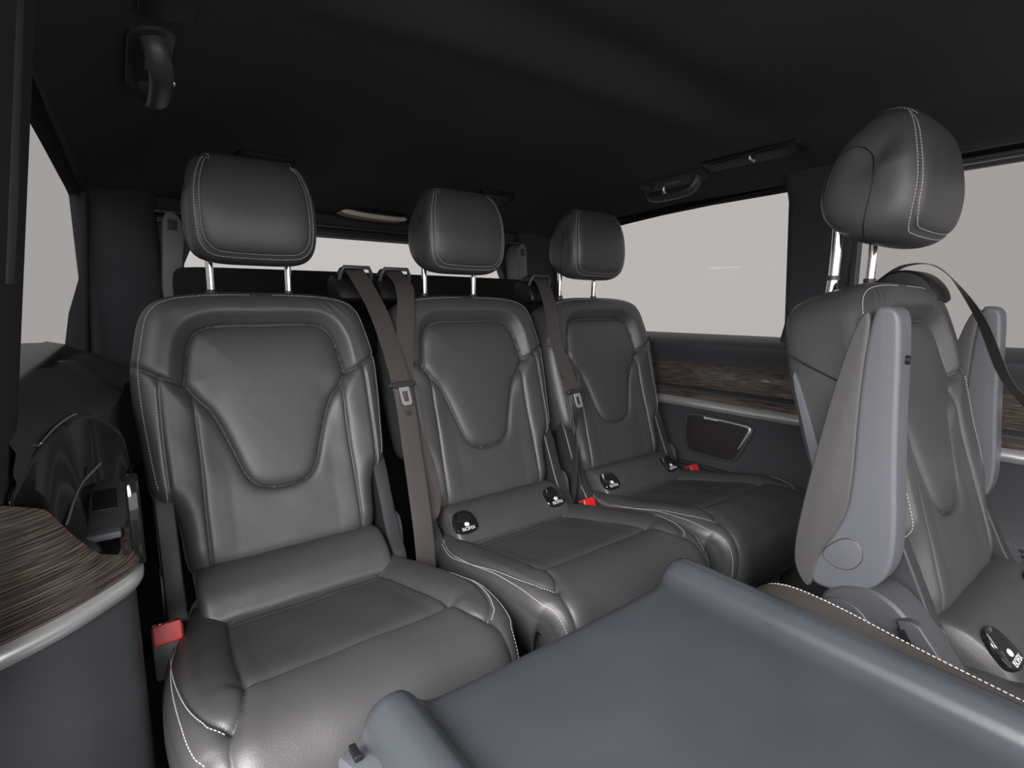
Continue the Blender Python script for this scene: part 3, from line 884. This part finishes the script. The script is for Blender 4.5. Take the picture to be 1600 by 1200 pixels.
# recliner housing with the lever slot
hb = [(.360, -.50), (.330, -.462), (.285, -.448), (.252, -.456), (.226, -.476), (.196, -.515), (.150, -.575), (.14, -.66), (.36, -.66)]
h = prism('hinge_housing', [S2(*p) for p in chaikin(hb, 2)], .796 - ox, .862 - ox, 'hinge_plastic', seat2, axis='x', bev=.010)
disc = [(.315 + .052 * math.cos(q), -.545 + .062 * math.sin(q)) for q in np.linspace(0, 2 * math.pi, 32, endpoint=False)]
prism('hinge_disc', [S2(*p) for p in disc], .792 - ox, .80 - ox, 'hinge_plastic', h, axis='x', bev=.003)
lv = [(.243, -.480), (.222, -.470), (.205, -.476), (.135, -.580), (.150, -.592), (.178, -.592)]
l_ = prism('lever_frame', [S2(*p) for p in chaikin(lv, 1)], .785 - ox, .80 - ox, 'hinge_plastic', h, axis='x', bev=.003)
prism('lever_slot', [S2(*p) for p in [(.236, -.490), (.226, -.486), (.170, -.575), (.180, -.580)]], .7838 - ox, .789 - ox, 'black', h, axis='x', bev=.001)

# ------------------------------------------------------------------ folded seat in the foreground
fs = empty('folded_seat', (.375, .10, 0))
tag(fs, 'seat folded flat in the foreground, its smooth grey plastic back facing up', 'car seat')
FO = (-.375, -.10, ZC)
half = [(0, -.366), (.08, -.3655), (.14, -.3645), (.168, -.3625), (.182, -.356), (.191, -.345), (.202, -.337), (.218, -.338), (.231, -.349), (.236, -.370), (.236, -.41)]
hp = cr(half, 6)
prof = np.vstack([hp[::-1] * [-1, 1], hp[1:]])
rows = []
for y, dz, sc in [(-.22, 0, 1), (-.1, 0, 1), (.05, 0, 1), (.2, 0, 1), (.33, 0, 1), (.37, 0, 1), (.390, -.0005, 1), (.400, -.003, .998), (.406, -.008, .996), (.409, -.016, .993), (.4095, -.03, .99), (.405, -.045, .985)]:
    r = np.c_[prof[:, 0] * sc + .375, np.full(len(prof), y), np.maximum(prof[:, 1] + dz, -.415 + dz * .2)]
    rows.append(r)
rows = np.array(rows)
ysamp = np.linspace(0, 1, 1)
fp = grid_obj('back_panel', rows, 'panel_plastic', fs, loc=FO, flip=False, angle=60)
fp['label'] = 'dark grey plastic back panel with raised side rims'
_s = fp.modifiers.new('thickness', 'SOLIDIFY'); _s.thickness = .004; _s.offset = -1
rbox('backrest', (.155, -.20, -.50), (.595, .385, -.385), 'leather', fs, bev=.035, seg=4, loc=FO)
rbox('cushion', (.150, -.22, -.64), (.600, .30, -.502), 'leather', fs, bev=.03, seg=4, loc=FO)
rbox('seat_base', (.19, -.18, -.92), (.56, .24, -.638), 'dark_plastic', fs, bev=.02, loc=FO)
# its far armrest, lying alongside
pa = [(-.15, -.47), (.10, -.470), (.25, -.480), (.33, -.470), (.362, -.435), (.352, -.398), (.318, -.374), (.25, -.374), (.15, -.388), (0, -.40), (-.15, -.41)]
fa = prism('armrest', chaikin(pa, 2), .628, .705, 'leather_brown', fs, axis='x', bev=.012, seg=4, loc=FO)
fa['label'] = 'brownish leather armrest lying beside the panel'
ed = chaikin([(.356, -.43), (.350, -.400), (.318, -.3745), (.25, -.3742), (.15, -.388), (0, -.40)], 2, False)
def fa_pos(u, w):
    return np.stack([np.full(len(u), .699), u, w + .0005], 1), np.tile([.5, 0, .87], (len(u), 1))
stitches('stitching', [ed[2:]], fa_pos, fa)
# hinge bracket at the near far corner
br = prism('hinge_bracket', chaikin([(.25, -.55), (.408, -.55), (.413, -.44), (.408, -.366), (.25, -.366)], 1), .1185, .150, 'grey_plastic', fs, axis='x', bev=.006, loc=FO)
rbox('bracket_slot', (.1245, .380, -.371), (.1305, .396, -.3655), 'black', br, bev=.001)

# ------------------------------------------------------------------ seat belts
def belt(label, path, wdir, width, latch_i, f, twist=0):
    base = path[-1]
    t = empty('seat_belt', (base[0], base[1], 0))
    tag(t, label, 'seat belt', 'grey seat belts')
    O = (-base[0], -base[1], ZC)
    ribbon('webbing', path, wdir, width, 'webbing', t, loc=O)
    if latch_i is not None:
        p = np.array(path[latch_i]); tdir = np.array(path[latch_i + 1]) - np.array(path[latch_i - 1]); tdir /= np.linalg.norm(tdir)
        w = np.array(wdir[latch_i], float); w -= tdir * (w @ tdir); w /= np.linalg.norm(w); n = np.cross(w, tdir)
        if n[1] > 0: n = -n
        M = Matrix(((w[0], tdir[0], n[0], p[0]), (w[1], tdir[1], n[1], p[1]), (w[2], tdir[2], n[2], p[2]), (0, 0, 0, 1)))
        g = prism('tongue_grip', chaikin([(-.032, -.008), (.032, -.008), (.034, .006), (-.034, .006)], 1), -.004, .010, 'dark_plastic', t, axis='z', bev=.004, xform=M, loc=O)
        # metal tongue: a plate with a rectangular opening
        bm = bmesh.new()
        o_ = [(-.012, .004), (.012, .004), (.012, .040), (.008, .046), (-.008, .046), (-.012, .040)]
        i_ = [(-.007, .015), (.007, .015), (.007, .034), (.005, .038), (-.005, .038), (-.007, .034)]
        L_ = []
        for z in (.005, .008):
            L_.append(([bm.verts.new(M @ Vector((*q, z))) for q in o_], [bm.verts.new(M @ Vector((*q, z))) for q in i_]))
        for k in range(6):
            k2 = (k + 1) % 6
            for (oo, ii) in L_: bm.faces.new((oo[k], oo[k2], ii[k2], ii[k]))
            bm.faces.new((L_[0][0][k], L_[0][0][k2], L_[1][0][k2], L_[1][0][k])); bm.faces.new((L_[0][1][k], L_[0][1][k2], L_[1][1][k2], L_[1][1][k]))
        bm_obj('tongue_plate', bm, 'satin_silver', t, loc=O)
        q = p + tdir * .062
        th_ = [(.005 * math.cos(a), .062 + .005 * math.sin(a)) for a in np.linspace(0, 2 * math.pi, 14, endpoint=False)]
        prism('stop_button', th_, -.001, .004, 'dark_plastic', t, axis='z', bev=.001, xform=M, loc=O)
    return t
belt('front strap of the belt pair between the left and middle rear seats, metal tongue hanging',
     [(.458, 1.312, .058), (.458, 1.262, .093), (.459, 1.213, .075), (.475, 1.128, -.020), (.487, 1.052, -.170), (.490, 1.014, -.314), (.478, .952, -.449), (.478, .938, -.545), (.478, .934, -.62)],
     [(1, 0, 0), (1, 0, 0), (1, 0, 0), (1, .05, 0), (1, .1, 0), (1, .1, 0), (1, .1, 0), (1, .1, 0), (1, .1, 0)], .046, 4, 1)
belt('rear strap of the belt pair beside the middle rear seat, crossing behind the other strap',
     [(.557, 1.312, .058), (.557, 1.262, .093), (.556, 1.213, .078), (.546, 1.142, .022), (.510, 1.082, -.15), (.513, 1.045, -.291), (.533, 1.012, -.400), (.508, .976, -.455), (.492, .985, -.51), (.488, 1.00, -.62)],
     [(1, 0, 0), (1, 0, 0), (1, 0, 0), (1, .05, 0), (1, .1, 0), (1, .1, 0), (1, .1, 0), (.9, .3, 0), (.3, .95, 0), (.2, 1, 0)], .044, None, 1)
belt('single belt between the middle and right rear seats, silver tongue hanging',
     [(1.021, 1.312, .058), (1.021, 1.262, .093), (1.018, 1.213, .078), (.998, 1.150, .010), (.980, 1.098, -.100), (1.004, 1.047, -.234), (.988, 1.025, -.31), (.971, 1.005, -.370), (.964, 1.005, -.50), (.963, 1.03, -.60)],
     [(1, 0, 0), (1, 0, 0), (1, 0, 0), (1, 0, 0), (1, .1, 0), (1, .1, 0), (.8, .5, 0), (.5, .85, 0), (.4, .9, 0), (.4, .9, 0)], .046, 5, 1)
belt('dark belt hanging down the far side of the front right seat',
     [(1.245, .420, .048), (1.245, .372, .081), (1.256, .318, .070), (1.310, .268, -.015), (1.308, .218, -.13), (1.301, .168, -.198), (1.304, .118, -.33), (1.318, .100, -.50), (1.324, .105, -.62)],
     [(1, 0, 0), (1, 0, 0), (1, .1, 0), (1, .7, 0), (1, .75, 0), (1, .75, 0), (.9, .3, 0), (.9, .3, 0), (.9, .3, 0)], .036, 5, 1)

# ------------------------------------------------------------------ fittings
def frame_at(x, y):
    """a frame lying on the roof lining: local z points down into the cabin"""
    e = .01
    z = float(ceil_z(np.array(x), np.array(y)))
    zx = float(ceil_z(np.array(x + e), np.array(y)) - ceil_z(np.array(x - e), np.array(y))) / (2 * e)
    zy = float(ceil_z(np.array(x), np.array(y + e)) - ceil_z(np.array(x), np.array(y - e))) / (2 * e)
    n = Vector((zx, zy, -1)).normalized()
    ax = Vector((0, 1, zy)).normalized(); bx = n.cross(ax)      # local x along the van
    return Matrix(((ax.x, bx.x, n.x, x), (ax.y, bx.y, n.y, y), (ax.z, bx.z, n.z, z + ZC), (0, 0, 0, 1)))
def on_roof(name, x, y, label, cat, group=None):
    t = empty(name, (0, 0, 0)); t.matrix_world = frame_at(x, y)
    tag(t, label, cat, group); return t
def handle(x, y, label):
    t = on_roof('grab_handle', x, y, label, 'grab handle', 'grab handles on the roof edge')
    prism('mounting_plate', rrect(.115, .030, .028), -.004, .006, 'dark_plastic', t, axis='z', bev=.003)
    tube('grip', cr([(-.088, 0, .0), (-.086, 0, .022), (-.070, 0, .042), (-.035, 0, .048), (.035, 0, .048), (.070, 0, .042), (.086, 0, .022), (.088, 0, .0)], 8), .011, 'trim_plastic', t, 14, flat=(1.5, .8))
    hk = tube('coat_hook', [(.040, .012, .0), (.040, .014, .016), (.040, .022, .024), (.040, .032, .022)], .0045, 'satin_silver', t, 8)
    prism('print_tag', [(-.026, -.006), (.026, -.006), (.026, .006), (-.026, .006)], .006, .0068, 'pale_trim', t, axis='z', bev=0)
    return t
handle(.072, 1.02, 'dark grab handle on the roof edge above the left wall')
handle(1.368, 1.02, 'dark grab handle above the right side window')
def roof_panel(x, y, label, L_=.13, W_=.032):
    t = on_roof('roof_vent', x, y, label, 'vent', 'roof vent panels')
    prism('bezel', rrect(L_, W_, .014), -.004, .006, 'black', t, axis='z', bev=.003)
    for k in (-1, 1): prism('lens', rrect(L_ * .40, W_ * .7, .008, cx=k * L_ * .46), .005, .008, 'black', t, axis='z', bev=.001)
    tube('switch', [(0, -.012, .006), (0, -.012, .010), (0, .012, .010), (0, .012, .006)], .003, 'satin_silver', t, 8)
    return t
roof_panel(1.335, .755, 'long black vent panel in the roof above the right window')
roof_panel(.085, .745, 'long black vent panel in the roof over the left grab handle')
for x, lb in ((.345, 'small ceiling vent above the left rear headrest'), (1.075, 'small ceiling vent above the middle rear headrest')):
    t = on_roof('ceiling_vent', x, 1.545, lb, 'vent', 'ceiling vents over the rear row')
    prism('bezel', rrect(.05, .07, .015), -.004, .012, 'black', t, axis='z', bev=.005)
    for k in range(5): rbox('louvre', (-.034 + .015 * k, -.055, .010), (-.027 + .015 * k, .055, .016), 'trim_plastic', t, bev=.001)
# cargo lamp at the tailgate header
cl = empty('cargo_lamp', (.695, 1.70, ZC + .290)); tag(cl, 'cream lensed lamp on the roof edge above the rear window', 'lamp')
prism('lens', chaikin([(-.112, .010), (-.105, -.002), (0, -.010), (.105, -.008), (.112, .004), (.06, .010), (-.06, .012)], 2), -.045, .01, 'cream_lens', cl, axis='y', bev=.002)
prism('housing', chaikin([(-.080, .006), (.115, .002), (.110, .014), (.02, .020), (-.075, .018)], 2), -.055, .02, 'gloss_black', cl, axis='y', bev=.003)

# black luggage divider behind the rear row
ld = prism('luggage_divider', chaikin([(.118, -.92), (1.34, -.92), (1.34, -.6), (1.34, -.2), (1.335, .085), (1.32, .098), (1.2, .102), (.72, .104), (.25, .102), (.145, .100), (.125, .092), (.12, .06), (.118, -.2)], 1), 1.55, 1.60, 'carpet', axis='y', bev=.006, loc=(0, 0, ZC))
tag(ld, 'black luggage divider standing behind the rear seats', 'divider')

# loudspeaker in the right-hand wall
sp = empty('loudspeaker', (1.506, .91, ZC - .42)); tag(sp, 'dark loudspeaker grille with bright edge set in the right wall panel', 'loudspeaker')
def SPT(l): return [(y - .91, z + .42) for y, z in l]
gr = chaikin([(1.022, -.345), (.93, -.345), (.795, -.352), (.782, -.365), (.838, -.478), (.858, -.485), (1.0, -.482), (1.018, -.474), (1.03, -.45), (1.03, -.36)], 2)
prism('frame', SPT(gr), -.008, .004, 'trim_plastic', sp, axis='x', bev=.003)
gi = [(.915 + (y - .915) * .90, -.412 + (z + .412) * .88) for y, z in gr]
prism('grille', SPT(gi), -.010, .002, 'grille', sp, axis='x', bev=.002)
bar = [(-.010, y, z) for y, z in SPT(cr([(.955, -.3535), (.90, -.3540), (.83, -.3570), (.805, -.3600), (.7985, -.368), (.806, -.385), (.832, -.433)], 8))]
tube('bright_strip', bar, list(np.r_[np.linspace(.002, .0042, 24), np.linspace(.0042, .0055, 13), np.linspace(.0055, .002, 12)]), 'satin_silver', sp, 10)
text_obj('lettering', 'Burmester', .012, 'white_print', sp, Matrix.Translation((-.0155, .91 - .91 + .015, .0665)) @ Matrix(((0, 0, -1, 0), (-1, 0, 0, 0), (0, 1, 0, 0), (0, 0, 0, 1))))
